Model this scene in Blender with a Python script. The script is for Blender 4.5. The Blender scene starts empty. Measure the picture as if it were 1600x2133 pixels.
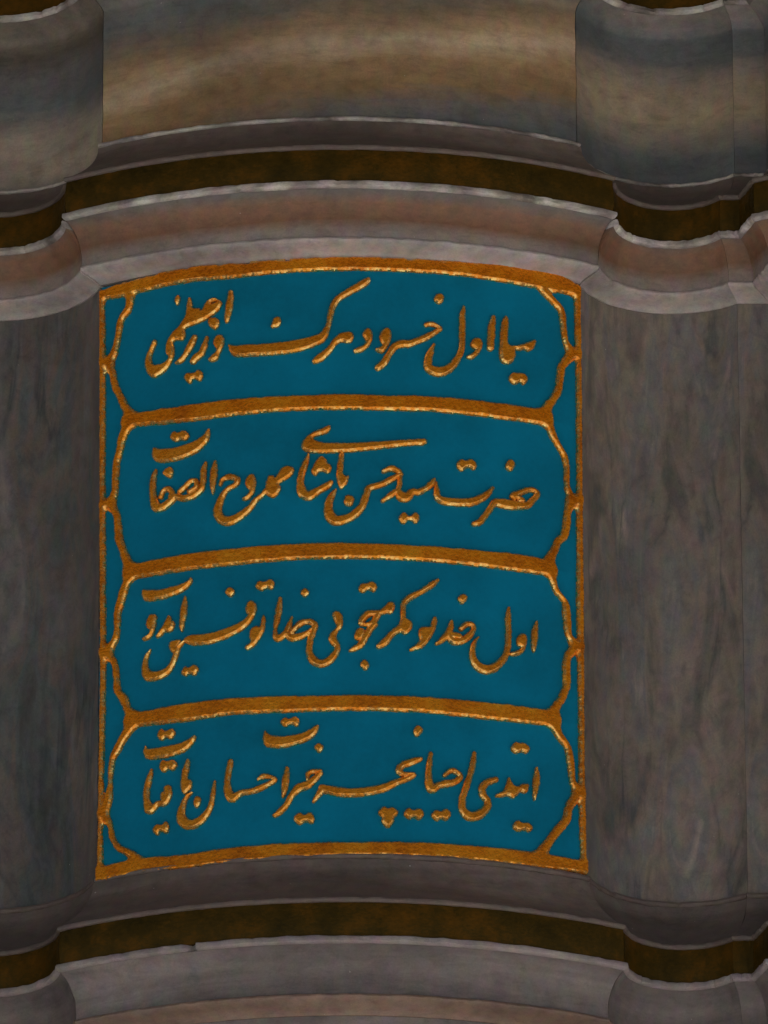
import bpy, math, random
import numpy as np
from mathutils import Matrix, Vector

sc = bpy.context.scene
C = sc.collection
random.seed(4)
Z0 = 11.3          # height of the middle of the inscription panel above the pavement

# ------------------------------------------------------------------ camera
cd = bpy.data.cameras.new('camera'); cam = bpy.data.objects.new('camera', cd); C.objects.link(cam)
cd.sensor_fit = 'HORIZONTAL'; cd.sensor_width = 36.0; cd.lens = 540.0
cd.clip_start = 0.5; cd.clip_end = 2000.0
DIST, ELEV, ROLL = 24.0, math.radians(24.0), 0.0045
yaw = math.atan(90 / 24000.0) / math.cos(ELEV); pitch = ELEV + math.atan(108.5 / 24000.0)
f = Vector((math.sin(yaw) * math.cos(pitch), math.cos(yaw) * math.cos(pitch), math.sin(pitch)))
r = Vector((math.cos(yaw), -math.sin(yaw), 0)); u = r.cross(f)
r2 = r * math.cos(ROLL) - u * math.sin(ROLL); u2 = u * math.cos(ROLL) + r * math.sin(ROLL)
M = Matrix((r2, u2, -f)).transposed().to_4x4()
M.translation = Vector((0, -DIST * math.cos(ELEV), Z0 - DIST * math.sin(ELEV)))
cam.matrix_world = M
sc.camera = cam

# ------------------------------------------------------------------ sky, sun, exposure
SUN_EL, SUN_AZ = math.radians(48), math.radians(62)     # azimuth clockwise from +Y (behind the wall): the facade is in open shade
w = bpy.data.worlds.new('World'); sc.world = w; w.use_nodes = True
nt = w.node_tree; nt.nodes.clear()
sky = nt.nodes.new('ShaderNodeTexSky'); sky.sky_type = 'NISHITA'; sky.sun_disc = False
sky.sun_elevation = SUN_EL; sky.sun_rotation = SUN_AZ
bg = nt.nodes.new('ShaderNodeBackground'); bg.inputs['Strength'].default_value = 0.05
wo = nt.nodes.new('ShaderNodeOutputWorld')
nt.links.new(sky.outputs[0], bg.inputs[0]); nt.links.new(bg.outputs[0], wo.inputs[0])
sl = bpy.data.lights.new('sun', 'SUN'); sl.energy = 5.0; sl.angle = math.radians(0.53); sl.color = (1.0, 0.93, 0.83)
so = bpy.data.objects.new('sun', sl); C.objects.link(so)
sd = Vector((math.sin(SUN_AZ) * math.cos(SUN_EL), math.cos(SUN_AZ) * math.cos(SUN_EL), math.sin(SUN_EL)))
so.rotation_euler = sd.to_track_quat('Z', 'Y').to_euler(); so.location = (0, 0, 30)
sc.view_settings.view_transform = 'Standard'; sc.view_settings.look = 'None'
sc.view_settings.exposure = -0.12; sc.view_settings.gamma = 1.0

# ------------------------------------------------------------------ helpers
def link(name, me, mat, parent=None, loc=(0, 0, 0)):
    o = bpy.data.objects.new(name, me); C.objects.link(o)
    if mat: me.materials.append(mat)
    o.parent = parent
    o.location = loc
    return o
def thing(name, label, cat, loc, group=None):
    o = bpy.data.objects.new(name, None); C.objects.link(o); o.location = loc
    o.empty_display_size = 0.1
    o['label'] = label; o['category'] = cat
    if group: o['group'] = group
    return o
def to_mesh(name, V, F, smooth=35):
    me = bpy.data.meshes.new(name)
    V = np.asarray(V, dtype=np.float64)
    me.from_pydata(V.tolist(), [], F if isinstance(F, list) else F.tolist())
    me.update()
    if smooth:
        me.shade_smooth(); me.set_sharp_from_angle(angle=math.radians(smooth))
    return me

_rng = np.random.default_rng(11)
_LAT = _rng.random((256, 256))
def vnoise(x, y):
    x = np.asarray(x, float); y = np.asarray(y, float)
    xi = np.floor(x).astype(int); yi = np.floor(y).astype(int)
    fx = x - xi; fy = y - yi
    fx = fx * fx * (3 - 2 * fx); fy = fy * fy * (3 - 2 * fy)
    a = _LAT[xi & 255, yi & 255]; b = _LAT[(xi + 1) & 255, yi & 255]
    c = _LAT[xi & 255, (yi + 1) & 255]; d = _LAT[(xi + 1) & 255, (yi + 1) & 255]
    return (a + (b - a) * fx) * (1 - fy) + (c + (d - c) * fx) * fy - 0.5

# ------------------------------------------------------------------ materials
def mat(name):
    m = bpy.data.materials.new(name); m.use_nodes = True
    return m, m.node_tree, m.node_tree.nodes['Principled BSDF']
def N(t, kind, **kw):
    n = t.nodes.new(kind)
    for k, v in kw.items():
        if k.startswith('_'): setattr(n, k[1:], v)
        else: n.inputs[k.replace('__', ' ')].default_value = v
    return n
def ramp(t, stops, inp):
    n = t.nodes.new('ShaderNodeValToRGB'); cr = n.color_ramp
    while len(cr.elements) > 1: cr.elements.remove(cr.elements[0])
    cr.elements[0].position = stops[0][0]; cr.elements[0].color = (*stops[0][1], 1)
    for p, c in stops[1:]:
        e = cr.elements.new(p); e.color = (*c, 1)
    t.links.new(inp, n.inputs[0]); return n.outputs[0]
def mixc(t, fac, a, b, mode='MIX'):
    n = t.nodes.new('ShaderNodeMix'); n.data_type = 'RGBA'; n.blend_type = mode
    for s, v in ((0, fac), (6, a), (7, b)):
        if hasattr(v, 'is_linked') or hasattr(v, 'links'): t.links.new(v, n.inputs[s])
        else: n.inputs[s].default_value = (*v, 1) if isinstance(v, tuple) else v
    return n.outputs[2]
def mth(t, op, a, b=None):
    n = t.nodes.new('ShaderNodeMath'); n.operation = op
    for s, v in ((0, a), (1, b)):
        if v is None: continue
        if hasattr(v, 'links'): t.links.new(v, n.inputs[s])
        else: n.inputs[s].default_value = v
    return n.outputs[0]
def coords(t, scale=(1, 1, 1), rot=(0, 0, 0), loc=(0, 0, 0)):
    tc = t.nodes.new('ShaderNodeTexCoord'); mp = t.nodes.new('ShaderNodeMapping')
    mp.inputs['Scale'].default_value = scale; mp.inputs['Rotation'].default_value = rot; mp.inputs['Location'].default_value = loc
    t.links.new(tc.outputs['Object'], mp.inputs[0]); return mp.outputs[0]
def noise(t, vec, scale, detail=6, rough=0.55, dist=0.0):
    n = N(t, 'ShaderNodeTexNoise', Scale=scale, Detail=detail, Roughness=rough, Distortion=dist)
    t.links.new(vec, n.inputs['Vector']); return n.outputs[0]
def finish_stone(t, p, col, rough=0.5, seed=0.0, bump=0.25, lgs=(.8, .8, 1.5), fis=(.5, .5, 1.3)):
    g = noise(t, coords(t, loc=(seed, 0, 0)), 260, 3, 0.7)             # crystal grain
    col = mixc(t, 0.5, col, ramp(t, [(0.25, (0.70, 0.70, 0.72)), (0.5, (1, 1, 1)), (0.75, (1.28, 1.26, 1.24))], g), 'MULTIPLY')
    bl = noise(t, coords(t, loc=(seed + 3, 1, 0)), 26, 5, 0.65)         # stains and wear
    col = mixc(t, 0.55, col, ramp(t, [(0.3, (0.72, 0.70, 0.69)), (0.52, (1, 1, 1)), (0.75, (1.16, 1.13, 1.1))], bl), 'MULTIPLY')
    lg = noise(t, coords(t, lgs, loc=(seed + 9, 0, 2)), 3.2, 4, 0.6)   # weathering in large patches
    col = mixc(t, 0.75, col, ramp(t, [(0.32, (0.54, 0.55, 0.56)), (0.5, (0.87, 0.86, 0.86)), (0.68, (1.2, 1.17, 1.15))], lg), 'MULTIPLY')
    fi = noise(t, coords(t, fis, (0, -0.15, 0), (seed, 0, 3)), 42, 8, 0.72, 1.0)   # fine threads in the stone
    col = mixc(t, 0.5, col, ramp(t, [(0.36, (0.66, 0.67, 0.69)), (0.5, (1, 1, 1)), (0.66, (1.15, 1.14, 1.12))], fi), 'MULTIPLY')
    sk = ramp(t, [(0.775, (0, 0, 0)), (0.82, (1, 1, 1))], noise(t, coords(t, loc=(seed, 2, 6)), 120, 2, 0.5))   # bright crystals
    col = mixc(t, mth(t, 'MULTIPLY', sk, 0.7), col, (0.60, 0.57, 0.55))
    hv = t.nodes.new('ShaderNodeTexNoise'); hv.inputs['Scale'].default_value = 38; hv.inputs['Detail'].default_value = 3
    t.links.new(coords(t, (1, 1, .6), loc=(seed, 7, 0)), hv.inputs['Vector'])
    col = mixc(t, 0.22, col, hv.outputs['Color'], 'OVERLAY')            # minerals: reddish, greenish and bluish specks
    t.links.new(col, p.inputs['Base Color'])
    t.links.new(ramp(t, [(0.3, (rough - .12,) * 3), (0.7, (rough + .15,) * 3)], bl), p.inputs['Roughness'])
    b = N(t, 'ShaderNodeBump', Strength=bump, Distance=0.002)
    h = mth(t, 'ADD', mth(t, 'MULTIPLY', g, 0.35), noise(t, coords(t, loc=(seed, 5, 0)), 60, 5, 0.6))
    t.links.new(h, b.inputs['Height']); t.links.new(b.outputs[0], p.inputs['Normal'])
    p.inputs['Specular IOR Level'].default_value = 0.35
def veined(name, stops, stretch, rot=(0, 0, 0), scale=1.0, dist=1.2, seed=0.0, rough=0.5):
    """Marble whose colour follows a stretched, distorted noise (long drawn veins)."""
    m, t, p = mat(name)
    n = noise(t, coords(t, stretch, rot, (seed, seed * .7, seed * .3)), scale, 9, 0.62, dist)
    finish_stone(t, p, ramp(t, stops, n), rough, seed)
    return m
def banded(name, stops, z0, z1, slope, arch, wob, seed=0.0, rough=0.5):
    """Bedded marble: beds lie across the block, tilted, arched and wavy, each of its own colour."""
    m, t, p = mat(name)
    tc = t.nodes.new('ShaderNodeTexCoord'); sp = t.nodes.new('ShaderNodeSeparateXYZ'); t.links.new(tc.outputs['Object'], sp.inputs[0])
    x, z = sp.outputs[0], sp.outputs[2]
    v = mth(t, 'ADD', z, mth(t, 'MULTIPLY', x, slope))
    v = mth(t, 'ADD', v, mth(t, 'MULTIPLY', mth(t, 'MULTIPLY', x, x), arch))
    n1 = noise(t, coords(t, (1.0, 1.0, 1.6), loc=(seed, 0, 0)), 2.6, 5, 0.55, 0.6)
    n2 = noise(t, coords(t, (1.5, 1.5, 16), (0, math.radians(-6), 0), (0, seed, 0)), 2.2, 8, 0.65, 0.8)
    v = mth(t, 'ADD', v, mth(t, 'MULTIPLY', mth(t, 'SUBTRACT', n1, 0.5), wob))
    v = mth(t, 'ADD', v, mth(t, 'MULTIPLY', mth(t, 'SUBTRACT', n2, 0.5), wob * 0.8))
    mr = N(t, 'ShaderNodeMapRange'); mr.inputs[1].default_value = z0; mr.inputs[2].default_value = z1
    t.links.new(v, mr.inputs[0])
    finish_stone(t, p, ramp(t, stops, mr.outputs[0]), rough, seed)
    return m

GREY = (0.25, 0.215, 0.21); BLUE = (0.15, 0.165, 0.18); TAN = (0.38, 0.26, 0.155); PALE = (0.38, 0.33, 0.32); BROWN = (0.22, 0.145, 0.095); DARK = (0.125, 0.108, 0.1)
def shaft(name, stops, tilt, vein, seed):
    """Cloudy upright marble with fine broken dark veins that slant across it."""
    m, t, p = mat(name)
    n = noise(t, coords(t, (3.8, 3.8, 0.8), (0, tilt, 0), (seed, 0, seed * .3)), 2.4, 7, 0.58, 1.5)
    col = ramp(t, stops, n)
    v = noise(t, coords(t, (3.0, 3.0, 0.62), (0, tilt, 0), (seed + 4, 2, 0)), 1.9, 5, 0.55, 1.4)
    line = ramp(t, [(0.0, (1, 1, 1)), (0.018, (.55,) * 3), (0.05, (0, 0, 0))], mth(t, 'ABSOLUTE', mth(t, 'SUBTRACT', v, 0.5)))
    brk = ramp(t, [(0.42, (0, 0, 0)), (0.62, (1, 1, 1))], noise(t, coords(t, (2, 2, 1), loc=(0, 0, seed)), 3.5, 4, 0.6))
    f_ = mth(t, 'MULTIPLY', mth(t, 'MULTIPLY', line, brk), vein)
    col = mixc(t, f_, col, (0.055, 0.066, 0.075))
    finish_stone(t, p, col, 0.5, seed, 0.25, (1.5, 1.5, .5), (.8, .8, .5))
    return m
m_shaft_l = shaft('marble_blue_veins', [(0.28, (0.09, 0.095, 0.09)), (0.40, (0.125, 0.138, 0.145)), (0.5, (0.17, 0.142, 0.13)), (0.6, (0.16, 0.155, 0.16)), (0.74, (0.24, 0.205, 0.20))], math.radians(-17), 0.75, 2.0)
m_shaft_r = shaft('marble_brown_streaks', [(0.28, (0.12, 0.13, 0.137)), (0.40, (0.18, 0.155, 0.14)), (0.5, (0.255, 0.21, 0.185)), (0.6, (0.195, 0.188, 0.192)), (0.74, (0.36, 0.295, 0.265))], math.radians(-11), 0.6, 7.0)
m_grey = veined('marble_grey', [(0.3, (0.17, 0.145, 0.14)), (0.5, GREY), (0.68, (0.30, 0.25, 0.24))], (1.2, 1.2, 9), (0, 0.05, 0), 1.2, 0.8, 4.0)
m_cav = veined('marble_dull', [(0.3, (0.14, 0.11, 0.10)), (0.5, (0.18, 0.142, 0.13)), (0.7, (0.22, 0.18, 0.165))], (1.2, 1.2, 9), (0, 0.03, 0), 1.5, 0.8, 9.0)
m_pale = veined('marble_pale', [(0.3, (0.32, 0.28, 0.28)), (0.5, (0.43, 0.38, 0.38)), (0.68, (0.56, 0.51, 0.51))], (1.2, 1.2, 6), (0, 0.02, 0), 2.0, 0.8, 5.0)

# panel relief, in millimetres along the curved face and above its middle: (kind, shapes); a stroke point is (along, up, width)
LETTERS=[
('dot',[('P',[(-346.1,645.9),(-342.9,635.9),(-348.7,622.2),(-355.6,630.9),(-352.2,641.5)])]),
('letter',[('S',[(-232.2,637.9,9.3),(-233.5,619.0,13.4),(-236.5,594.2,12.9),(-239.8,577.8,10.3),(-240.3,570.8,5.7)])]),
('letter',[('P',[(-321.8,638.4),(-317.0,626.5),(-315.9,611.0),(-299.4,607.3),(-294.2,601.0),(-289.0,614.3),(-279.9,625.8),(-267.0,629.8),(-255.3,621.4),(-250.2,611.9),(-261.7,595.6),(-279.8,583.8),(-298.0,576.4),(-316.4,571.9),(-330.8,567.5),(-333.4,561.8),(-330.8,553.0),(-333.9,540.9),(-341.3,539.2),(-350.6,543.4),(-357.2,540.8),(-359.8,535.1),(-355.2,520.4),(-356.3,506.6),(-361.0,493.4),(-368.9,480.8),(-382.3,469.0),(-402.4,460.7),(-416.0,476.2),(-421.6,495.4),(-418.1,514.3),(-410.0,532.4),(-401.5,551.8),(-393.9,545.7),(-400.0,533.4),(-406.2,517.7),(-408.0,504.1),(-401.7,491.3),(-387.7,490.0),(-374.3,494.2),(-365.8,505.4),(-373.1,514.9),(-374.5,529.1),(-370.5,542.4),(-361.2,557.6),(-348.0,568.2),(-337.4,581.9),(-330.9,592.1),(-327.0,611.1),(-326.5,627.9)]),('N',[(-272.1,617.2,5.7),(-261.8,618.8,3.1)])]),
('letter',[('P',[(-277.2,582.1),(-263.0,581.8),(-256.0,572.6),(-259.6,559.0),(-266.3,554.2),(-277.2,563.1),(-280.3,573.5)])]),
('letter',[('S',[(-311.0,541.8,11.6),(-318.8,526.2,14.2),(-329.3,506.8,11.6),(-341.1,493.2,10.3),(-350.9,489.1,3.6)])]),
('letter',[('S',[(-283.6,538.2,5.7),(-288.8,519.4,11.6),(-295.3,503.5,12.9),(-307.0,495.3,14.2),(-313.5,487.8,12.9)])]),
('letter',[('P',[(-261.6,539.7),(-251.3,541.3),(-245.6,529.6),(-248.7,511.8),(-256.9,497.4),(-259.5,485.2),(-273.1,480.6),(-281.4,485.0),(-271.9,495.0),(-263.6,501.0),(-260.3,508.9),(-267.3,518.1),(-268.6,529.4)])]),
('dot',[('P',[(-333.6,451.7),(-326.5,461.8),(-313.9,457.3),(-313.4,450.2),(-318.1,437.0),(-325.1,438.5)]),('P',[(-312.1,455.6),(-301.7,466.7),(-290.5,454.1),(-297.7,438.4),(-306.8,443.8)]),('S',[(-321.2,451.3,12.9),(-301.6,454.2,12.9)])]),
('letter',[('P',[(-238.4,518.5),(-225.6,511.6),(-210.3,511.7),(-159.5,510.0),(-109.2,513.0),(-69.1,519.7),(-40.3,529.2),(-29.5,548.0),(-27.0,567.4),(-22.7,592.5),(-12.7,611.9),(6.1,627.2),(31.2,642.7),(48.7,655.6),(61.3,660.6),(63.2,648.9),(41.1,631.7),(16.1,617.4),(-0.2,607.7),(-11.0,589.6),(-17.0,564.5),(-22.1,542.3),(-25.8,525.6),(-36.6,509.1),(-59.1,498.5),(-89.1,489.3),(-124.3,485.2),(-172.2,485.6),(-210.3,486.4),(-220.5,486.6),(-232.0,496.6)])]),
('dot',[('P',[(-139.3,570.5),(-128.0,571.7),(-124.2,559.8),(-129.3,549.5),(-146.4,547.8),(-143.9,558.2)])]),
('letter',[('P',[(3.4,530.9),(23.3,533.0),(27.8,522.7),(23.3,509.3),(13.3,507.3),(3.3,511.5),(-9.2,505.4),(-15.4,492.1),(-26.7,478.3),(-36.7,467.4),(-54.2,459.4),(-60.2,465.2),(-51.7,477.4),(-31.7,490.9),(-20.4,506.0),(-11.6,520.4)])]),
('letter',[('P',[(52.1,539.7),(60.9,541.9),(66.3,531.7),(66.3,515.0),(59.5,500.9),(48.2,490.1),(31.9,483.2),(26.5,490.7),(37.0,496.3),(50.7,503.5),(54.5,514.7),(45.3,527.1)])]),
('letter',[('P',[(90.9,542.2),(100.9,544.6),(106.9,533.1),(105.8,516.4),(99.5,501.6),(89.4,485.7),(78.2,488.3),(72.2,494.3),(82.0,497.4),(89.5,503.2),(83.8,512.7),(81.6,526.6)])]),
('letter',[('S',[(78.5,451.9,12.9),(90.6,462.9,12.9),(101.9,482.8,11.6),(113.3,501.4,13.4),(128.4,509.1,16.0),(143.5,510.0,14.2),(161.2,517.2,12.4),(179.0,526.3,12.9),(195.6,537.9,9.8),(210.9,548.4,7.7),(204.6,554.8,7.2),(191.9,558.8,9.8),(180.4,555.7,7.7)])]),
('dot',[('P',[(202.5,627.3),(211.4,631.4),(219.6,624.6),(216.9,612.6),(207.4,607.3),(197.3,614.2)])]),
('letter',[('S',[(261.8,605.2,3.9),(258.6,581.1,11.6),(258.3,544.8,12.4),(256.8,511.1,11.6),(248.4,485.2,12.9),(232.1,461.8,16.7),(209.0,449.4,20.1),(186.7,455.9,18.0),(184.5,476.6,15.5),(190.2,493.7,11.6),(196.7,511.0,4.6)])]),
('letter',[('P',[(281.5,532.6),(294.5,537.0),(301.5,527.6),(300.1,513.4),(290.8,495.6),(276.0,485.4),(265.1,488.4),(278.6,498.3),(289.6,508.0),(281.3,512.0),(275.7,520.2)])]),
('letter',[('S',[(326.9,589.6,7.2),(323.6,569.6,13.4),(321.2,541.3,14.2),(319.2,517.3,13.4)])]),
('letter',[('P',[(355.0,597.8),(359.9,586.0),(358.3,557.8),(356.8,532.5),(362.9,527.2),(378.9,530.3),(397.8,539.0),(418.2,551.4),(421.7,545.9),(415.9,530.3),(403.0,521.2),(396.3,526.2),(384.2,520.8),(370.8,522.1),(375.2,507.4),(368.4,491.8),(355.8,484.4),(343.4,488.7),(339.6,504.8),(341.1,530.2),(342.7,561.1),(345.6,583.9)])]),
('dot',[('P',[(359.0,452.0),(367.6,466.6),(378.3,465.5),(392.3,469.2),(403.7,457.7),(394.2,442.2),(384.8,449.6),(378.1,443.2),(368.7,440.1)])]),
('dot',[('P',[(-363.5,319.3),(-356.4,331.0),(-344.5,324.8),(-334.0,330.4),(-320.8,318.0),(-328.1,305.8),(-341.3,310.4),(-351.0,305.8),(-360.3,312.2)])]),
('letter',[('P',[(-401.7,301.5),(-389.6,294.5),(-360.2,291.1),(-333.9,294.1),(-307.7,301.0),(-289.6,311.1),(-278.8,327.8),(-276.1,315.0),(-281.3,296.3),(-299.9,278.7),(-325.9,267.6),(-354.8,262.7),(-378.7,262.5),(-394.8,267.1),(-403.5,281.0)])]),
('dot',[('P',[(-376.0,244.7),(-362.7,250.0),(-356.4,240.2),(-361.3,223.0),(-369.3,227.9),(-380.0,237.0)])]),
('letter',[('S',[(-285.0,248.4,4.6),(-289.9,232.1,11.8),(-291.4,206.4,11.3),(-295.8,189.0,12.4),(-312.6,176.9,13.4),(-333.5,173.4,12.9),(-351.9,179.4,12.4),(-362.4,170.8,13.4),(-381.0,159.9,15.5),(-394.9,164.1,19.3),(-400.6,186.6,14.2),(-402.6,211.8,12.4),(-400.0,233.4,10.3),(-394.7,247.7,3.1)]),('S',[(-341.4,189.7,10.3),(-328.3,200.2,10.3),(-317.9,209.8,9.3),(-306.2,209.6,8.2),(-305.4,194.4,10.3),(-320.5,185.9,9.3)]),('S',[(-383.8,183.8,8.8),(-378.5,196.2,8.8),(-367.9,200.0,10.8),(-359.3,189.6,11.3),(-362.5,174.9,11.3)])]),
('letter',[('S',[(-264.4,248.7,4.1),(-266.7,231.0,12.4),(-268.7,206.4,12.9),(-269.9,188.6,7.7),(-269.7,176.2,2.6)])]),
('letter',[('S',[(-253.8,194.2,4.6),(-248.2,206.3,8.2),(-232.9,210.8,12.4),(-217.6,203.8,11.6),(-221.4,191.7,9.3),(-235.4,184.8,9.8),(-246.8,172.3,10.8),(-255.8,152.6,14.2),(-259.1,130.9,18.0),(-247.5,112.6,20.1),(-227.6,111.2,18.5),(-207.4,121.6,15.5),(-189.7,136.6,11.6),(-178.3,152.2,9.8),(-167.0,160.9,8.8),(-155.7,172.5,10.3)]),('P',[(-150.7,206.6),(-141.9,206.0),(-136.9,199.4),(-130.6,210.3),(-121.9,223.6),(-109.4,227.4),(-96.4,218.8),(-102.7,204.7),(-119.4,193.2),(-131.4,186.9),(-125.9,177.5),(-130.2,163.5),(-142.4,155.1),(-154.0,162.2),(-159.5,171.4),(-156.5,182.2),(-154.5,195.8)])]),
('letter',[('P',[(-194.8,210.0),(-184.7,213.3),(-177.9,200.3),(-179.1,178.4),(-184.6,164.5),(-197.3,153.2),(-209.2,156.2),(-194.7,165.9),(-189.2,175.9),(-197.8,182.7),(-200.3,196.7)])]),
('letter',[('P',[(-22.5,317.4),(-34.5,311.2),(-54.4,303.4),(-70.6,292.8),(-81.1,277.5),(-81.1,265.0),(-69.4,256.9),(-44.6,253.7),(-14.7,254.4),(27.5,257.1),(89.8,265.9),(139.8,274.6),(179.4,278.5),(180.7,291.1),(160.0,289.6),(102.3,282.4),(40.0,276.0),(-9.7,275.0),(-39.5,276.8),(-54.5,282.7),(-59.4,289.2),(-49.5,293.9),(-27.1,300.3),(-21.1,309.1)])]),
('letter',[('S',[(-67.7,250.8,3.6),(-74.5,227.5,12.4),(-82.0,205.8,12.9),(-84.5,183.8,14.2),(-79.5,163.0,20.1),(-67.1,155.1,18.0),(-56.6,161.4,17.0),(-44.7,169.4,13.4),(-29.8,177.4,13.4),(-20.6,186.3,8.8)])]),
('dot',[('P',[(-49.6,237.8),(-40.8,246.7),(-30.4,238.8),(-29.2,230.5),(-17.8,222.1),(-25.5,204.8),(-37.2,212.2),(-45.9,212.4),(-52.1,201.2),(-62.8,210.6),(-57.0,222.9)])]),
('letter',[('P',[(-1.8,255.1),(6.6,254.2),(5.6,234.4),(3.0,206.8),(10.0,198.6),(16.9,200.8),(14.1,184.8),(0.0,168.8),(-6.7,184.8),(-9.1,201.4),(-6.6,226.2)])]),
('dot',[('P',[(11.1,157.8),(28.9,151.9),(22.7,130.4),(4.8,136.7)])]),
('letter',[('S',[(-10.5,168.9,2.6),(-18.7,154.7,10.8),(-25.7,135.5,15.5),(-24.5,113.5,20.6),(-12.6,99.1,20.6),(9.7,101.8,18.0),(29.6,114.0,15.5),(44.5,132.8,14.2),(52.0,154.9,12.9),(57.6,171.6,12.9),(69.5,177.4,11.8),(84.5,182.5,11.3),(101.9,192.2,11.3),(117.0,201.7,9.8),(125.0,206.2,9.3),(119.0,214.2,10.8),(104.6,219.9,11.8),(89.6,213.2,7.2)]),('S',[(123.2,201.4,9.3),(123.1,187.6,8.8),(119.3,168.2,11.3)]),('S',[(86.8,144.3,6.2),(101.8,155.9,10.8),(116.8,166.7,12.4),(126.7,156.2,20.6),(139.2,156.0,17.5),(149.3,168.4,13.4),(161.9,168.7,11.8),(177.0,176.6,10.8),(189.7,189.1,12.4),(196.1,200.1,3.6)])]),
('dot',[('P',[(119.5,106.3),(131.6,121.5),(143.5,107.6),(128.9,91.7)]),('P',[(144.0,109.0),(155.4,122.9),(164.8,110.3),(156.5,93.8)]),('S',[(134.0,107.1,7.7),(151.5,108.1,7.7)])]),
('letter',[('S',[(200.6,192.7,3.6),(201.0,173.4,11.6),(203.9,159.4,13.4),(217.3,152.3,16.0),(242.8,151.9,16.0),(270.9,154.8,17.0),(291.6,163.8,15.5),(309.9,177.9,11.8),(321.7,193.2,5.7)])]),
('dot',[('P',[(241.6,237.8),(253.7,252.3),(263.9,247.5),(274.3,255.9),(287.9,244.2),(282.3,228.9),(267.7,237.2),(253.5,222.4)])]),
('dot',[('P',[(355.1,260.5),(364.4,264.7),(372.3,253.7),(362.9,236.2),(349.2,243.9)])]),
('letter',[('S',[(279.8,106.3,7.7),(293.8,113.2,12.4),(309.5,135.2,11.8),(325.4,159.2,14.2),(341.1,160.8,19.3),(359.5,159.9,20.6),(375.4,160.9,18.5),(396.8,164.8,14.9),(411.8,180.5,12.4),(420.8,193.0,11.8),(413.3,201.4,9.8),(399.8,200.6,10.8),(383.7,191.9,11.3),(367.6,180.4,14.9),(386.2,173.6,12.9)]),('N',[(372.9,172.3,5.2),(375.0,173.2,4.1)]),('N',[(401.9,189.3,5.7),(404.0,187.4,3.6)])]),
('letter',[('P',[(-423.6,-21.8),(-412.3,-25.9),(-385.5,-29.7),(-359.1,-27.0),(-335.5,-23.5),(-322.4,-17.7),(-315.7,-9.8),(-313.6,-18.8),(-321.9,-31.4),(-340.6,-41.7),(-364.3,-47.8),(-390.8,-50.8),(-417.6,-49.6),(-425.2,-37.4)])]),
('dot',[('P',[(-244.4,-51.6),(-233.8,-40.9),(-221.3,-52.5),(-232.5,-65.4)])]),
('dot',[('P',[(-180.0,-46.5),(-172.0,-32.6),(-159.4,-37.9),(-146.9,-30.2),(-138.7,-38.4),(-142.7,-54.0),(-156.9,-48.7),(-165.7,-56.5)])]),
('letter',[('S',[(-328.8,-53.7,3.6),(-331.4,-73.9,11.8),(-333.9,-95.4,12.9),(-336.5,-116.9,8.8),(-336.4,-128.6,3.6)])]),
('letter',[('P',[(-406.7,-81.0),(-391.2,-84.9),(-395.3,-108.0),(-397.9,-121.3),(-406.4,-135.7),(-422.5,-138.4),(-424.7,-133.2),(-409.1,-126.2),(-405.2,-117.3),(-415.1,-107.5),(-413.9,-94.0)])]),
('letter',[('P',[(-365.4,-89.5),(-359.6,-97.2),(-358.3,-103.7),(-352.5,-107.8),(-355.6,-122.9),(-365.3,-128.5),(-374.5,-124.4),(-382.4,-134.1),(-394.4,-136.3),(-388.3,-125.5),(-377.8,-113.5),(-372.0,-100.8)])]),
('letter',[('S',[(-405.8,-162.3,2.6),(-414.3,-175.8,7.7),(-418.2,-197.0,11.8),(-411.4,-218.5,20.6),(-392.7,-222.9,18.5),(-371.5,-217.5,15.5),(-358.4,-203.7,11.8),(-349.3,-180.5,10.3),(-344.1,-165.4,7.7),(-331.1,-153.1,3.6)]),('P',[(-361.2,-151.0),(-348.1,-148.0),(-336.4,-150.2),(-342.8,-165.1),(-350.1,-180.4),(-361.2,-171.1),(-363.8,-159.3)]),('P',[(-332.4,-149.6),(-319.5,-141.8),(-293.6,-143.7),(-265.4,-141.6),(-234.9,-133.9),(-207.1,-122.8),(-192.0,-110.2),(-199.6,-99.5),(-197.6,-83.3),(-188.3,-75.0),(-179.0,-83.4),(-176.2,-95.9),(-180.2,-112.0),(-196.5,-134.4),(-217.2,-147.5),(-247.6,-159.8),(-280.7,-167.1),(-316.8,-164.2),(-329.3,-156.6)])]),
('dot',[('P',[(-337.9,-225.6),(-329.6,-211.0),(-319.2,-216.7),(-308.9,-208.3),(-299.1,-219.8),(-307.0,-234.6),(-320.5,-227.2),(-327.0,-233.4)])]),
('letter',[('P',[(-161.7,-109.2),(-157.4,-119.1),(-160.2,-146.1),(-166.4,-159.3),(-178.9,-178.0),(-195.7,-189.1),(-201.3,-181.1),(-186.9,-171.4),(-191.2,-154.7),(-187.5,-141.4),(-176.9,-134.8),(-168.9,-140.0),(-165.7,-123.9)])]),
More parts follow.
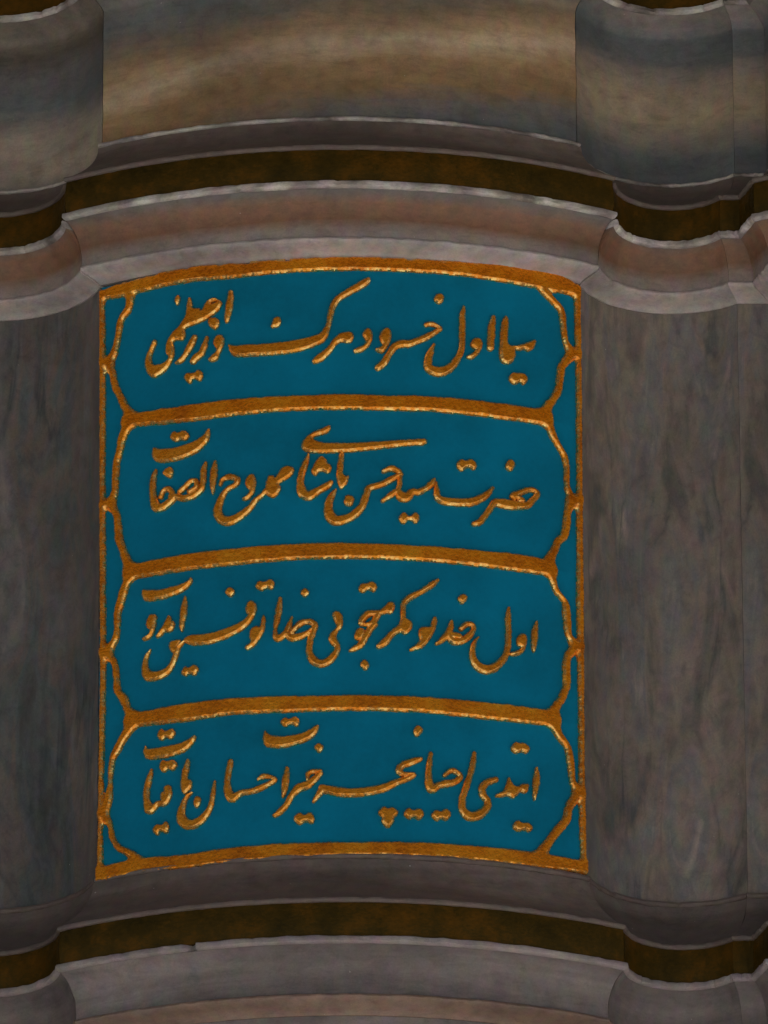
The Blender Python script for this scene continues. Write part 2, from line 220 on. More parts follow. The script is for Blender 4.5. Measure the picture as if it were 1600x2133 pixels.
('letter',[('S',[(-126.5,-75.1,5.7),(-129.5,-99.0,11.6),(-133.7,-126.0,11.6),(-137.0,-147.6,7.2),(-134.0,-164.6,14.2),(-123.3,-162.0,12.4),(-113.4,-151.6,11.3),(-107.6,-136.9,9.8),(-102.2,-118.9,2.6)]),('S',[(-112.1,-157.6,11.3),(-102.2,-165.7,15.5),(-84.9,-163.2,12.9),(-70.0,-156.1,9.3),(-60.1,-148.2,7.2)]),('S',[(-103.4,-154.8,8.8),(-92.3,-141.1,9.8),(-79.9,-131.8,10.8),(-65.0,-130.9,10.8),(-54.6,-138.8,11.3),(-57.6,-151.0,11.8),(-63.8,-172.6,11.8),(-66.3,-194.3,12.9),(-59.7,-215.6,16.7),(-45.4,-226.3,16.0),(-28.1,-221.5,15.5),(-13.8,-206.2,14.2),(-7.9,-189.9,10.8),(-15.2,-176.3,15.5),(-17.7,-165.3,14.9),(-10.2,-151.8,7.7),(-4.0,-141.0,10.8),(-7.0,-121.9,19.1),(-10.1,-115.1,13.4)])]),
('dot',[('P',[(-85.2,-64.2),(-74.8,-54.2),(-65.4,-64.9),(-76.1,-76.3)])]),
('dot',[('P',[(35.2,-61.8),(41.4,-45.9),(53.8,-45.9),(63.7,-40.0),(75.6,-48.7),(69.1,-64.7),(56.3,-56.5),(46.3,-66.5)])]),
('letter',[('P',[(95.8,-87.6),(108.7,-86.0),(111.4,-97.9),(104.8,-112.6),(89.5,-109.6)]),('S',[(98.2,-99.8,15.5),(83.3,-109.8,10.3),(70.9,-112.4,11.6),(56.1,-113.8,13.4),(43.6,-127.1,12.9),(41.1,-136.7,8.2)]),('S',[(39.4,-135.3,6.7),(51.0,-138.7,6.7),(65.9,-134.3,12.9),(70.9,-125.2,11.8),(75.8,-115.5,11.6)]),('S',[(69.6,-137.5,11.8),(58.4,-151.3,12.4),(48.5,-167.9,14.2),(39.8,-184.3,12.4),(26.2,-193.1,9.3),(17.5,-198.1,3.1)]),('S',[(39.8,-157.1,19.3),(36.1,-165.9,17.0)])]),
('dot',[('P',[(37.9,-229.1),(48.3,-216.0),(58.9,-230.2),(49.4,-243.4)])]),
('letter',[('S',[(78.0,-187.0,9.8),(90.4,-177.1,13.9),(102.9,-160.9,11.8),(117.8,-148.0,13.9),(130.3,-139.3,15.5)]),('P',[(124.2,-121.9),(132.9,-118.7),(148.5,-131.5),(145.7,-145.8),(134.0,-159.0),(121.6,-152.5),(118.4,-141.2)]),('S',[(129.2,-123.0,10.8),(128.5,-102.6,9.8),(130.6,-86.6,11.3),(145.6,-71.6,11.8),(165.7,-59.5,9.8),(188.3,-42.1,11.6),(202.3,-30.3,5.2)])]),
('letter',[('P',[(194.2,-113.4),(200.0,-117.1),(197.1,-139.1),(188.2,-159.4),(175.0,-179.3),(165.0,-188.2),(143.0,-195.2),(141.8,-190.4),(157.5,-178.6),(165.1,-169.1),(160.9,-158.0),(163.5,-140.9),(177.8,-138.6),(186.5,-137.2),(189.1,-123.3)])]),
('letter',[('S',[(198.1,-175.2,4.6),(210.3,-165.3,10.3),(220.4,-153.5,12.9),(228.1,-136.5,11.6),(231.2,-122.0,6.2)]),('S',[(224.2,-155.9,11.3),(233.0,-165.5,13.4),(250.8,-164.3,13.4),(266.1,-152.4,12.9),(276.5,-137.1,9.8),(276.0,-126.3,8.8),(263.8,-124.9,9.8),(251.0,-135.7,9.3)]),('S',[(228.0,-152.9,15.5),(245.7,-155.3,14.4)])]),
('dot',[('P',[(245.9,-63.9),(256.6,-56.5),(266.3,-64.5),(253.9,-81.1),(244.5,-70.8)])]),
('letter',[('S',[(355.0,-76.8,3.9),(353.2,-100.3,11.6),(353.8,-127.5,11.6),(352.7,-160.4,11.6),(348.6,-180.0,11.8),(337.9,-200.5,14.2),(319.6,-217.8,17.0),(301.5,-222.8,19.6),(284.1,-214.7,17.0),(275.3,-197.2,12.9),(276.2,-175.3,9.8),(280.6,-161.2,5.7),(288.4,-151.3,2.1)])]),
('letter',[('P',[(376.6,-134.6),(388.6,-129.8),(394.4,-137.9),(391.5,-160.2),(384.7,-176.8),(359.0,-186.2),(355.9,-179.0),(377.6,-169.1),(383.0,-161.5),(373.2,-158.8),(371.7,-146.8)])]),
('letter',[('S',[(417.0,-98.8,3.6),(412.7,-118.6,11.3),(411.2,-140.7,12.4),(409.6,-160.1,7.7),(409.6,-166.9,3.6)])]),
('dot',[('P',[(-391.3,-358.9),(-381.6,-344.7),(-371.0,-353.8),(-356.6,-347.0),(-349.2,-358.3),(-359.1,-371.3),(-370.9,-363.9),(-380.1,-372.5)])]),
('letter',[('P',[(-416.5,-376.5),(-410.6,-386.4),(-389.3,-387.0),(-357.7,-386.3),(-334.3,-382.8),(-318.8,-376.8),(-305.4,-367.4),(-307.9,-384.1),(-326.5,-401.2),(-347.2,-408.1),(-378.7,-411.7),(-413.2,-408.4),(-420.7,-394.7)])]),
('dot',[('P',[(-385.7,-430.0),(-378.6,-415.4),(-366.8,-421.5),(-353.7,-419.1),(-345.1,-429.2),(-353.6,-443.7),(-364.1,-436.5),(-375.9,-444.8)])]),
('letter',[('S',[(-401.9,-434.3,3.6),(-407.6,-453.6,11.6),(-412.9,-477.1,12.4),(-412.7,-501.3,13.4),(-406.8,-520.6,20.6),(-396.2,-518.8,12.9),(-387.5,-512.0,10.3),(-373.0,-511.5,13.9),(-365.2,-495.1,15.5),(-366.5,-481.5,15.5)]),('S',[(-374.4,-493.8,12.9),(-373.0,-504.8,15.5)])]),
('dot',[('P',[(-399.9,-570.7),(-389.9,-558.0),(-378.0,-563.2),(-368.9,-554.1),(-362.6,-565.5),(-368.2,-583.5),(-381.9,-572.6),(-388.5,-584.5)])]),
('letter',[('P',[(-323.8,-420.4),(-318.1,-423.3),(-320.6,-441.9),(-324.4,-465.7),(-312.6,-472.0),(-314.1,-486.4),(-328.7,-500.2),(-335.8,-491.1),(-337.1,-469.4),(-332.0,-440.4)])]),
('letter',[('S',[(-313.3,-497.3,2.6),(-324.8,-506.0,7.2),(-333.8,-526.4,12.4),(-337.1,-547.5,18.0),(-328.0,-564.0,21.9),(-310.5,-568.4,19.3),(-292.6,-560.3,16.5),(-277.3,-541.3,11.6),(-269.7,-518.0,9.8),(-267.2,-496.7,8.2),(-264.0,-476.9,2.1)])]),
('dot',[('P',[(-305.5,-506.6),(-294.7,-511.1),(-296.0,-526.3),(-304.2,-532.8),(-310.1,-522.7)])]),
('letter',[('S',[(-230.7,-436.3,9.3),(-234.4,-454.2,11.6),(-237.4,-478.2,11.8),(-236.4,-502.5,15.5),(-228.5,-518.1,19.1),(-219.2,-514.9,14.4),(-206.7,-508.4,11.3),(-186.7,-506.8,11.6),(-166.8,-500.7,11.6),(-147.0,-491.3,9.3),(-137.0,-483.8,6.2),(-147.0,-477.8,7.7),(-161.8,-475.5,10.8),(-173.0,-481.5,4.6)])]),
('letter',[('P',[(-158.6,-371.9),(-154.4,-379.2),(-144.5,-386.6),(-114.7,-389.5),(-87.6,-385.3),(-65.4,-376.6),(-50.6,-364.6),(-46.4,-368.2),(-52.6,-384.2),(-65.4,-396.6),(-90.1,-406.8),(-114.8,-412.5),(-142.0,-412.6),(-157.4,-407.3),(-162.9,-395.4)])]),
('dot',[('P',[(-127.6,-357.0),(-117.2,-345.9),(-107.3,-352.1),(-96.2,-344.2),(-86.8,-352.1),(-90.8,-367.9),(-104.8,-360.0),(-116.0,-368.1)])]),
('dot',[('P',[(-57.3,-415.2),(-47.0,-405.2),(-35.9,-415.6),(-47.0,-428.6)])]),
('letter',[('S',[(-113.0,-459.7,6.7),(-114.8,-481.7,12.9),(-117.8,-505.8,12.4),(-121.0,-523.1,4.1)])]),
('letter',[('S',[(-138.3,-564.3,7.7),(-127.2,-556.3,11.3),(-113.6,-540.9,11.6),(-102.5,-520.5,11.8),(-87.7,-504.9,16.5),(-70.5,-499.1,16.5),(-55.7,-486.6,12.9),(-43.9,-473.4,9.3)]),('S',[(-70.4,-486.7,4.1),(-69.2,-476.0,8.8),(-60.6,-469.5,9.8),(-43.9,-469.4,7.7)])]),
('dot',[('P',[(-100.6,-573.7),(-87.8,-560.0),(-76.7,-568.7),(-65.6,-559.4),(-55.1,-572.6),(-60.3,-586.9),(-74.3,-579.3),(-87.8,-588.7)])]),
('letter',[('S',[(-57.7,-536.3,5.2),(-48.4,-521.7,11.3),(-38.5,-507.1,12.9)]),('S',[(-38.6,-507.9,17.0),(-11.6,-514.7,19.3),(17.8,-517.5,18.0),(49.7,-514.7,18.0),(81.7,-507.3,16.5),(111.3,-493.3,12.9),(136.1,-482.8,10.3),(149.8,-473.2,7.2),(128.7,-473.7,9.8),(118.4,-467.5,12.4),(124.3,-454.3,12.9),(143.7,-445.2,13.9),(161.1,-438.3,9.3),(165.6,-436.1,3.6)])]),
('dot',[('P',[(147.3,-375.7),(159.0,-360.7),(170.4,-373.0),(155.2,-390.1)])]),
('dot',[('P',[(73.6,-561.8),(86.5,-547.2),(95.0,-553.6),(104.9,-547.9),(117.9,-560.2),(105.5,-574.2),(108.0,-580.8),(94.9,-597.3),(81.9,-581.7),(84.6,-572.2)])]),
('dot',[('P',[(126.6,-562.5),(138.2,-547.7),(148.1,-555.6),(160.5,-547.9),(171.4,-560.1),(160.4,-575.2),(148.0,-567.4),(138.1,-575.1)])]),
('dot',[('P',[(183.6,-562.0),(195.4,-549.6),(205.3,-554.5),(216.6,-543.9),(227.6,-557.2),(217.7,-572.5),(205.2,-567.6),(196.4,-575.5)])]),
('letter',[('S',[(184.9,-424.6,7.2),(181.5,-449.1,11.6),(179.6,-476.2,12.9),(182.4,-497.5,16.7),(188.6,-503.8,14.9),(200.7,-494.1,11.8),(215.7,-489.6,13.9),(233.4,-484.9,11.6),(246.6,-472.1,9.8),(238.6,-461.3,8.8),(226.0,-459.2,9.8),(213.4,-471.0,5.7)])]),
('letter',[('S',[(277.4,-415.1,7.2),(274.2,-438.4,11.6),(267.6,-466.0,10.8),(258.6,-493.9,12.9),(250.8,-521.5,12.9),(252.4,-545.0,15.5),(266.2,-557.7,19.3),(286.1,-551.6,18.0),(302.8,-534.9,14.9),(304.8,-519.1,12.9),(296.6,-508.7,14.2),(293.4,-492.9,14.2),(302.5,-479.0,12.9),(322.2,-469.3,11.8)])]),
('letter',[('P',[(352.1,-457.4),(355.6,-469.1),(362.1,-479.0),(372.0,-478.9),(380.0,-471.9),(395.3,-469.6),(392.3,-486.0),(385.1,-491.4),(375.9,-487.0),(367.9,-500.3),(360.0,-506.8),(348.3,-500.2),(335.3,-506.2),(321.8,-507.6),(324.5,-501.4),(340.6,-492.6),(347.2,-475.6)])]),
('letter',[('S',[(413.5,-430.9,3.1),(413.3,-452.6,12.9),(410.4,-477.3,10.8),(408.4,-493.8,6.2),(408.0,-502.7,2.1)])]),
('dot',[('P',[(355.3,-396.2),(365.1,-379.2),(375.6,-381.7),(386.2,-378.8),(399.1,-388.5),(391.8,-401.5),(380.7,-397.2),(368.8,-404.9)])]),
('dot',[('P',[(357.6,-571.1),(368.7,-554.0),(379.1,-560.6),(392.4,-556.0),(403.9,-565.8),(395.3,-577.6),(384.3,-573.3),(371.1,-579.7)])]),
]
OUTLINES=[
[(443.3,666.3,17.5),(464.1,649.0,16.5),(480.7,632.1,15.5),(484.9,608.3,14.4),(488.0,580.9,13.4),(492.2,557.2,14.4),(502.1,533.5,20.6),(482.5,501.5,17.5),(476.6,472.5,17.5),(473.0,446.1,17.5),(461.6,421.6,17.5),(448.1,402.4,20.6),(437.0,384.8,24.7)],
[(442.3,370.2,22.7),(453.1,351.1,17.5),(462.8,328.5,15.5),(476.9,305.7,14.4),(486.8,288.7,13.4),(489.8,258.3,14.4),(490.5,225.2,14.4),(498.1,202.4,18.5),(497.9,188.0,22.7),(490.9,164.5,17.5),(488.3,136.4,17.5),(483.6,113.4,18.5),(468.9,94.1,17.5),(457.7,70.0,18.5),(446.4,46.0,24.7)],
[(449.5,24.6,24.7),(456.9,-1.5,15.5),(465.4,-24.1,14.4),(481.8,-40.8,14.4),(485.9,-64.1,18.5),(487.8,-94.4,17.5),(490.9,-115.7,14.4),(502.9,-140.7,19.6),(486.9,-167.8,17.5),(484.3,-201.1,17.5),(484.0,-231.6,16.5),(475.9,-257.1,17.5),(462.5,-279.1,18.5),(451.3,-299.5,26.8)],
[(451.1,-319.1,26.8),(463.9,-346.2,18.5),(482.4,-367.8,15.5),(488.7,-390.4,16.5),(492.8,-416.8,15.5),(494.7,-446.7,14.4),(504.4,-471.9,19.6),(487.4,-504.2,17.5),(480.4,-535.7,18.5),(461.5,-560.6,20.6),(444.9,-584.9,18.5),(428.5,-609.0,22.7),(415.5,-627.2,24.7)],
[(-457.3,661.6,20.6),(-460.5,634.2,17.5),(-476.0,614.9,15.5),(-481.5,591.4,14.4),(-486.9,561.2,14.4),(-493.5,538.0,18.5),(-503.6,517.8,19.6),(-496.6,490.6,15.5),(-489.7,459.0,15.5),(-478.3,431.1,16.5),(-467.0,406.5,17.5),(-452.5,381.4,24.7)],
[(-457.9,365.8,24.7),(-472.2,338.6,18.5),(-479.8,303.5,16.5),(-486.3,282.7,16.5),(-488.4,249.9,15.5),(-489.3,216.9,15.5),(-497.0,188.6,19.6),(-485.6,160.9,15.5),(-482.1,132.6,17.5),(-479.7,104.6,18.5),(-470.7,78.6,17.5),(-459.5,48.9,22.7),(-448.4,30.4,26.8)],
[(-453.8,14.9,24.7),(-464.6,-8.3,18.5),(-475.5,-41.3,18.5),(-482.0,-67.4,15.5),(-482.9,-103.4,14.4),(-488.3,-126.4,15.5),(-502.7,-150.8,19.6),(-488.0,-178.8,13.4),(-483.3,-212.5,14.4),(-479.8,-242.5,16.5),(-465.4,-264.8,19.6),(-457.6,-288.0,17.5),(-443.3,-306.8,24.7)],
[(-448.6,-327.6,22.7),(-464.9,-348.5,18.5),(-479.0,-373.0,17.5),(-491.1,-392.4,14.4),(-495.3,-421.9,12.4),(-496.3,-448.8,11.3),(-500.5,-482.5,17.5),(-509.2,-513.2,19.6),(-496.8,-542.6,12.4),(-491.1,-570.6,12.4),(-477.7,-594.6,14.4),(-458.0,-608.9,16.5),(-441.6,-620.3,16.5),(-434.0,-637.7,28.8)],
[(504.3,534.0,15.5),(520.3,537.4,17.5)],
[(499.1,193.8,16.5),(518.3,197.7,18.5)],
[(504.0,-140.5,16.5),(516.4,-138.1,18.5)],
[(504.4,-471.9,15.5),(514.5,-470.0,17.5)],
[(-504.7,518.0,17.5),(-520.7,521.5,15.5)],
[(-498.1,188.8,16.5),(-517.3,192.8,15.5)],
[(-502.7,-150.8,18.5),(-515.0,-148.3,16.5)],
[(-509.2,-513.2,17.5),(-517.1,-511.7,15.5)],
]
BARS=[
[(-461.3,373.1,29.7),(-334.1,368.1,38.2),(-230.5,369.8,38.2),(-109.3,370.5,35.0),(2.5,370.9,36.0),(90.2,370.2,35.0),(190.8,373.8,35.0),(293.3,373.0,36.0),(398.9,373.7,36.0),(442.3,374.6,33.9)],
[(-452.7,22.4,33.9),(-333.0,26.0,38.2),(-230.1,26.9,38.2),(-109.5,29.0,37.1),(1.6,29.4,36.0),(88.8,28.6,35.0),(188.8,28.6,36.0),(290.6,28.5,37.1),(395.5,29.8,40.3),(447.3,27.5,33.9)],
[(-450.9,-315.3,31.8),(-331.9,-315.5,40.3),(-229.6,-313.1,38.2),(-109.7,-316.3,37.1),(0.7,-315.8,35.0),(87.4,-315.6,35.0),(186.8,-314.8,36.0),(287.9,-316.3,38.2),(392.1,-314.6,38.2),(454.5,-314.2,33.9)],
[(-528.5,-649.4,33.9),(-436.1,-647.0,38.2),(-330.8,-650.8,33.9),(-229.1,-648.1,36.0),(-110.0,-645.6,35.0),(-0.1,-644.1,32.9),(86.1,-642.9,32.9),(184.8,-640.2,33.9),(285.4,-639.9,35.0),(388.9,-638.7,35.0),(474.8,-636.8,31.8),(525.8,-636.0,29.7)],
]
TOPBAND=[(-537.9,679.0),(-533.3,686.9),(-487.7,696.0),(-443.2,701.5),(-335.2,707.6),(-231.0,705.5),(-109.1,704.9),(3.3,707.5),(91.6,708.0),(192.7,708.5),(295.9,711.5),(402.3,719.6),(490.7,713.9),(515.5,701.2),(531.5,693.5),(531.3,677.7),(518.5,668.1),(503.7,672.8),(467.7,669.9),(434.5,671.4),(401.8,672.3),(295.6,676.7),(192.6,677.1),(91.5,676.6),(3.2,676.2),(-109.1,674.7),(-231.0,669.7),(-335.1,673.9),(-443.0,665.5),(-513.7,665.6)]
SIDES=[[(-524.1,679.2,14.4),(-521.3,523.9,13.4),(-519.4,245.3,13.4),(-517.3,24.2,13.9),(-515.3,-195.2,13.4),(-517.7,-412.1,11.8),(-519.1,-541.5,11.3),(-519.0,-640.5,13.4)],[(519.9,688.7,15.5),(521.1,599.1,14.4),(521.7,465.0,13.4),(520.7,297.9,14.4),(519.1,76.5,15.5),(518.1,-88.5,16.5),(517.9,-285.0,13.4),(517.4,-415.3,13.4),(518.0,-544.9,14.4),(519.2,-628.6,14.4)]]
m_friezebay = banded('marble_tan_beds', [(0, (0.15, 0.16, 0.17)), (0.09, (0.19, 0.175, 0.165)), (0.20, (0.28, 0.18, 0.095)), (0.32, (0.34, 0.225, 0.125)), (0.42, (0.48, 0.37, 0.26)), (0.49, (0.38, 0.27, 0.17)), (0.57, (0.26, 0.185, 0.12)), (0.66, (0.17, 0.15, 0.13)), (0.76, (0.14, 0.155, 0.165)), (1.0, (0.2, 0.18, 0.165))], -0.20, 0.28, -0.12, 0.06, 0.10, 1.0)
m_friezer = banded('marble_blue_and_tan_beds', [(0, BLUE), (0.16, (0.16, 0.175, 0.19)), (0.27, (0.30, 0.27, 0.23)), (0.4, (0.40, 0.32, 0.235)), (0.58, (0.36, 0.29, 0.22)), (0.70, (0.25, 0.22, 0.2)), (0.78, (0.14, 0.15, 0.16)), (0.92, (0.13, 0.15, 0.165)), (1.0, (0.26, 0.23, 0.22))], -0.19, 0.18, 0.02, 0.0, 0.05, 3.0)
m_friezel = banded('marble_tan_under_blue_beds', [(0, (0.3, 0.27, 0.25)), (0.1, (0.42, 0.36, 0.30)), (0.34, (0.40, 0.345, 0.29)), (0.45, (0.24, 0.22, 0.215)), (0.55, (0.14, 0.16, 0.175)), (0.74, (0.15, 0.15, 0.155)), (0.84, (0.12, 0.105, 0.09)), (1.0, (0.22, 0.19, 0.165))], -0.19, 0.18, 0.06, 0.0, 0.06, 6.0)
m_rim = veined('marble_highlight_rim', [(0.34, (0.17, 0.145, 0.14)), (0.47, (0.33, 0.30, 0.295)), (0.56, (0.52, 0.49, 0.48)), (0.68, (0.70, 0.67, 0.66))], (3, 3, 6), (0, 0.02, 0), 2.6, 0.6, 21.0)  # rim wear and edge highlights, both put into the colour
m_ledge = veined('marble_mauve_grey', [(0.3, (0.155, 0.13, 0.13)), (0.5, (0.205, 0.175, 0.175)), (0.68, (0.27, 0.235, 0.24))], (1.0, 1.0, 11), (0, 0.03, 0), 1.6, 0.8, 14.0)
m_ledgelip = veined('marble_worn_edge', [(0.3, (0.26, 0.22, 0.225)), (0.5, (0.33, 0.285, 0.29)), (0.68, (0.42, 0.37, 0.38))], (1.2, 1.2, 6), (0, 0.02, 0), 2.0, 0.8, 15.0)
m_sill = veined('marble_brown', [(0.3, (0.17, 0.11, 0.085)), (0.5, (0.22, 0.15, 0.12)), (0.68, (0.27, 0.2, 0.17))], (1.2, 1.2, 9), (0, 0.03, 0), 1.6, 0.8, 16.0)
m_cove = banded('marble_brown_bed', [(0, (0.30, 0.26, 0.255)), (0.16, (0.26, 0.205, 0.185)), (0.32, (0.19, 0.098, 0.058)), (0.58, (0.235, 0.125, 0.08)), (0.72, (0.18, 0.15, 0.14)), (0.82, (0.16, 0.17, 0.175)), (1.0, (0.19, 0.2, 0.205))], 0.0, 0.125, 0.0, 0.0, 0.02, 8.0)

def gold_mat(name, c0, c1, c2, metal, rough, bump=0.5, edge=None):
    m, t, p = mat(name)
    a = noise(t, coords(t), 11, 6, 0.65); b = noise(t, coords(t, (1, 1, 1.8), (0, 0.7, 0)), 110, 3, 0.6)
    sc_ = noise(t, coords(t, (24, 24, 130), (0, math.radians(28), 0)), 1.3, 4, 0.6)      # brush and burnish marks
    col = ramp(t, [(0.3, c0), (0.5, c1), (0.68, c2)], mth(t, 'ADD', mth(t, 'MULTIPLY', a, 0.75), mth(t, 'MULTIPLY', b, 0.25)))
    rg = ramp(t, [(0.35, (rough - .08,) * 3), (0.65, (rough + .14,) * 3)], b)
    if edge:                                                                              # glint painted into the gold along relief edges, in patches
        at = t.nodes.new('ShaderNodeAttribute'); at.attribute_name = 'edge_glint'
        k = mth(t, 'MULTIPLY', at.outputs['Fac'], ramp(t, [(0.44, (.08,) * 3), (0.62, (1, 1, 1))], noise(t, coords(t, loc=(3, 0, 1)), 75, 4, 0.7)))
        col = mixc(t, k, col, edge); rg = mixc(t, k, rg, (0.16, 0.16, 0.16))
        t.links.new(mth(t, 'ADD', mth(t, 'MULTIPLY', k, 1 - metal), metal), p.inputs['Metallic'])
    else: p.inputs['Metallic'].default_value = metal
    t.links.new(col, p.inputs['Base Color']); t.links.new(rg, p.inputs['Roughness'])
    bp = N(t, 'ShaderNodeBump', Strength=bump, Distance=0.0016)
    t.links.new(mth(t, 'ADD', mth(t, 'MULTIPLY', b, 0.8), sc_), bp.inputs['Height']); t.links.new(bp.outputs[0], p.inputs['Normal'])
    return m
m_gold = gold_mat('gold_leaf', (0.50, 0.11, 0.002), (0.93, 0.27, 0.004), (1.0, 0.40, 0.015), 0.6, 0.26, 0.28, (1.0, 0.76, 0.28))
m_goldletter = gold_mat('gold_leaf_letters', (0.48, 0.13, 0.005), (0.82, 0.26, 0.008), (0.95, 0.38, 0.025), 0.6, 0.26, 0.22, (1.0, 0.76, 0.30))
m_bronze = gold_mat('dull_bronze_paint', (0.018, 0.014, 0.001), (0.058, 0.033, 0.002), (0.135, 0.055, 0.002), 0.35, 0.5, 0.3)
m_bronze.node_tree.nodes['Principled BSDF'].inputs['Specular IOR Level'].default_value = 0.2

m_teal, t, p = mat('teal_paint')
a = noise(t, coords(t), 5, 5, 0.6); b = noise(t, coords(t, loc=(4, 0, 0)), 90, 4, 0.7)
col = ramp(t, [(0.34, (0.0, 0.145, 0.255)), (0.5, (0.0, 0.175, 0.315)), (0.66, (0.0, 0.205, 0.37))], mth(t, 'ADD', mth(t, 'MULTIPLY', a, 0.7), mth(t, 'MULTIPLY', b, 0.3)))
sp = ramp(t, [(0.80, (0, 0, 0)), (0.86, (1, 1, 1))], noise(t, coords(t, loc=(1, 2, 0)), 140, 2, 0.5))
col = mixc(t, sp, col, (0.15, 0.35, 0.42))
t.links.new(col, p.inputs['Base Color']); p.inputs['Roughness'].default_value = 0.5; p.inputs['Specular IOR Level'].default_value = 0.12
bp = N(t, 'ShaderNodeBump', Strength=0.25, Distance=0.002); t.links.new(mth(t, 'ADD', a, mth(t, 'MULTIPLY', b, 0.4)), bp.inputs['Height']); t.links.new(bp.outputs[0], p.inputs['Normal'])

# ------------------------------------------------------------------ plan of the wall
R0 = 1.08                                  # bulging bay: circle about (0, R0)
PIER = {False: (0.706, 0.054, 0.2125, 0.216, 0.912), True: (0.735, 0.052, 0.240, 0.235, 0.950)}   # hollow piers (right, left): circle x, y, radius; flat strip's y; where the strip ends
BX = 1.42                                  # middle of the next bay
FD = Vector((0.312, -0.95)); FN = Vector((-0.95, -0.312))
def circ2(c1, r1, c2, r2, left):
    d = math.dist(c1, c2); a = (d * d + r1 * r1 - r2 * r2) / (2 * d); h = math.sqrt(max(r1 * r1 - a * a, 0))
    ux, uy = (c2[0] - c1[0]) / d, (c2[1] - c1[1]) / d
    px, py = c1[0] + a * ux, c1[1] + a * uy
    q = [(px + h * uy, py - h * ux), (px - h * uy, py + h * ux)]
    return min(q) if left else max(q)
def corner_bp(d, s):
    PX, PY, PR, SY, FX = PIER[s]; return circ2((0, R0), R0 + d, (PX, PY), PR - d, True)
def corner_ps(d, s):
    PX, PY, PR, SY, FX = PIER[s]
    y = SY - d; return (PX + math.sqrt((PR - d) ** 2 - (y - PY) ** 2), y)
def corner_sf(d, s):
    PX, PY, PR, SY, FX = PIER[s]
    y = SY - d; return (FX + (d - FN.y * (y - SY)) / FN.x, y)
def corner_fb(d, s):
    p0 = Vector((PIER[s][4], PIER[s][3])) + FN * d; dr = FD.normalized()
    ox, oy = p0.x - BX, p0.y - R0; B = ox * dr.x + oy * dr.y; Cc = ox * ox + oy * oy - (R0 + d) ** 2
    D = B * B - Cc
    k = -B + math.sqrt(D) if Cc < 0 else -B - math.sqrt(max(D, 0))
    return (p0.x + dr.x * k, p0.y + dr.y * k)
GAP = 0.0006
def bay_ang(d, s):
    x, y = corner_bp(d, s); return math.atan2(x, R0 - y) - GAP / R0
def bay_pts(d, n, s=False):
    return [((R0 + d) * math.sin(k), R0 - (R0 + d) * math.cos(k)) for k in np.linspace(-bay_ang(d, True), bay_ang(d, False), n)]
def pier_pts(d, n, s):
    PX, PY, PR, SY, FX = PIER[s]
    a, b = corner_bp(d, s), corner_ps(d, s); rr = PR - d; g = GAP / rr
    t0 = math.atan2(a[0] - PX, a[1] - PY) + g; t1 = math.atan2(b[0] - PX, b[1] - PY) - g
    return [(PX + rr * math.sin(k), PY + rr * math.cos(k)) for k in np.linspace(t0, t1, n)]
def line_pts(a, b, n):
    return [(a[0] + (b[0] - a[0]) * k, a[1] + (b[1] - a[1]) * k) for k in np.linspace(0.001, 0.999, n)]
def strip_pts(d, n, s): return line_pts(corner_ps(d, s), corner_sf(d, s), n)
def flank_pts(d, n, s): return line_pts(corner_sf(d, s), corner_fb(d, s), n)
def next_pts(d, n, s):
    x, y = corner_fb(d, s); p0 = math.atan2(x - BX, R0 - y) + GAP
    return [(BX + (R0 + d) * math.sin(k), R0 - (R0 + d) * math.cos(k)) for k in np.linspace(p0, 0.45, n)]
SEG = {'bay': (bay_pts, 150, 0.16), 'pier': (pier_pts, 72, 0.12), 'strip': (strip_pts, 12, 0.12), 'flank': (flank_pts, 16, 0.08), 'next': (next_pts, 70, 0.08)}

def sweep(seg, prof, org, mirror=False, wob=0.0008, chip=0.0, seed=0, dent=None):
    """Closed solid: the profile [(z, outward offset)...] (bottom to top) run along a plan segment, mitred against its neighbours."""
    fn, n, back = SEG[seg]
    g = 0.0002
    pr = [(prof[0][0] + g, -back)] + [(prof[0][0] + g, prof[0][1])] + list(prof[1:-1]) + [(prof[-1][0] - g, prof[-1][1])] + [(prof[-1][0] - g, -back)]
    V = []
    for k, (z, d) in enumerate(pr):
        s = np.arange(n) / n * (30 if seg in ('bay', 'next') else 14)
        dd = np.full(n, d); zz = np.full(n, z)
        if 0 < k < len(pr) - 1:
            dz = vnoise(s * 1.3 + seed * 7.1, np.full(n, z * 40 + seed)) * wob * 2
            dd = dd + dz
            if chip:
                c = np.clip(vnoise(s * 2.1 + seed * 3.3, np.full(n, z * 50 + 5 + seed)) - 0.24, 0, 1) * chip * 3
                dd = dd - c
            if 1 < k < len(pr) - 2: zz = zz + vnoise(s * 2.2 + seed, np.full(n, z * 60 + 31)) * wob * 2
        if dent and 0 < k < len(pr) - 1: dd = dd - dent[2] * np.clip(1 - np.abs(np.arange(n) / (n - 1) - dent[0]) / dent[1], 0, 1) ** 0.6
        base = fn(d, n, mirror); eps = fn(d + 0.001, n, mirror)
        for i in range(n):
            # follow the mitre line for the small irregularities too
            q = (dd[i] - d) / 0.001
            x = base[i][0] + (eps[i][0] - base[i][0]) * q; y = base[i][1] + (eps[i][1] - base[i][1]) * q
            V.append(((-x if mirror else x) - org[0], y - org[1], zz[i] + Z0 - org[2]))
    K = len(pr); F = []
    for k in range(K - 1):
        for i in range(n - 1):
            a = k * n + i
            F.append((a, a + 1, a + 1 + n, a + n))
    for i in range(n - 1): F.append(((K - 1) * n + i, (K - 1) * n + i + 1, i + 1, i))
    F.append(tuple(k * n for k in range(K))); F.append(tuple(k * n + n - 1 for k in reversed(range(K))))
    if mirror: F = [tuple(reversed(q)) for q in F]
    return to_mesh(seg, V, F, 30)
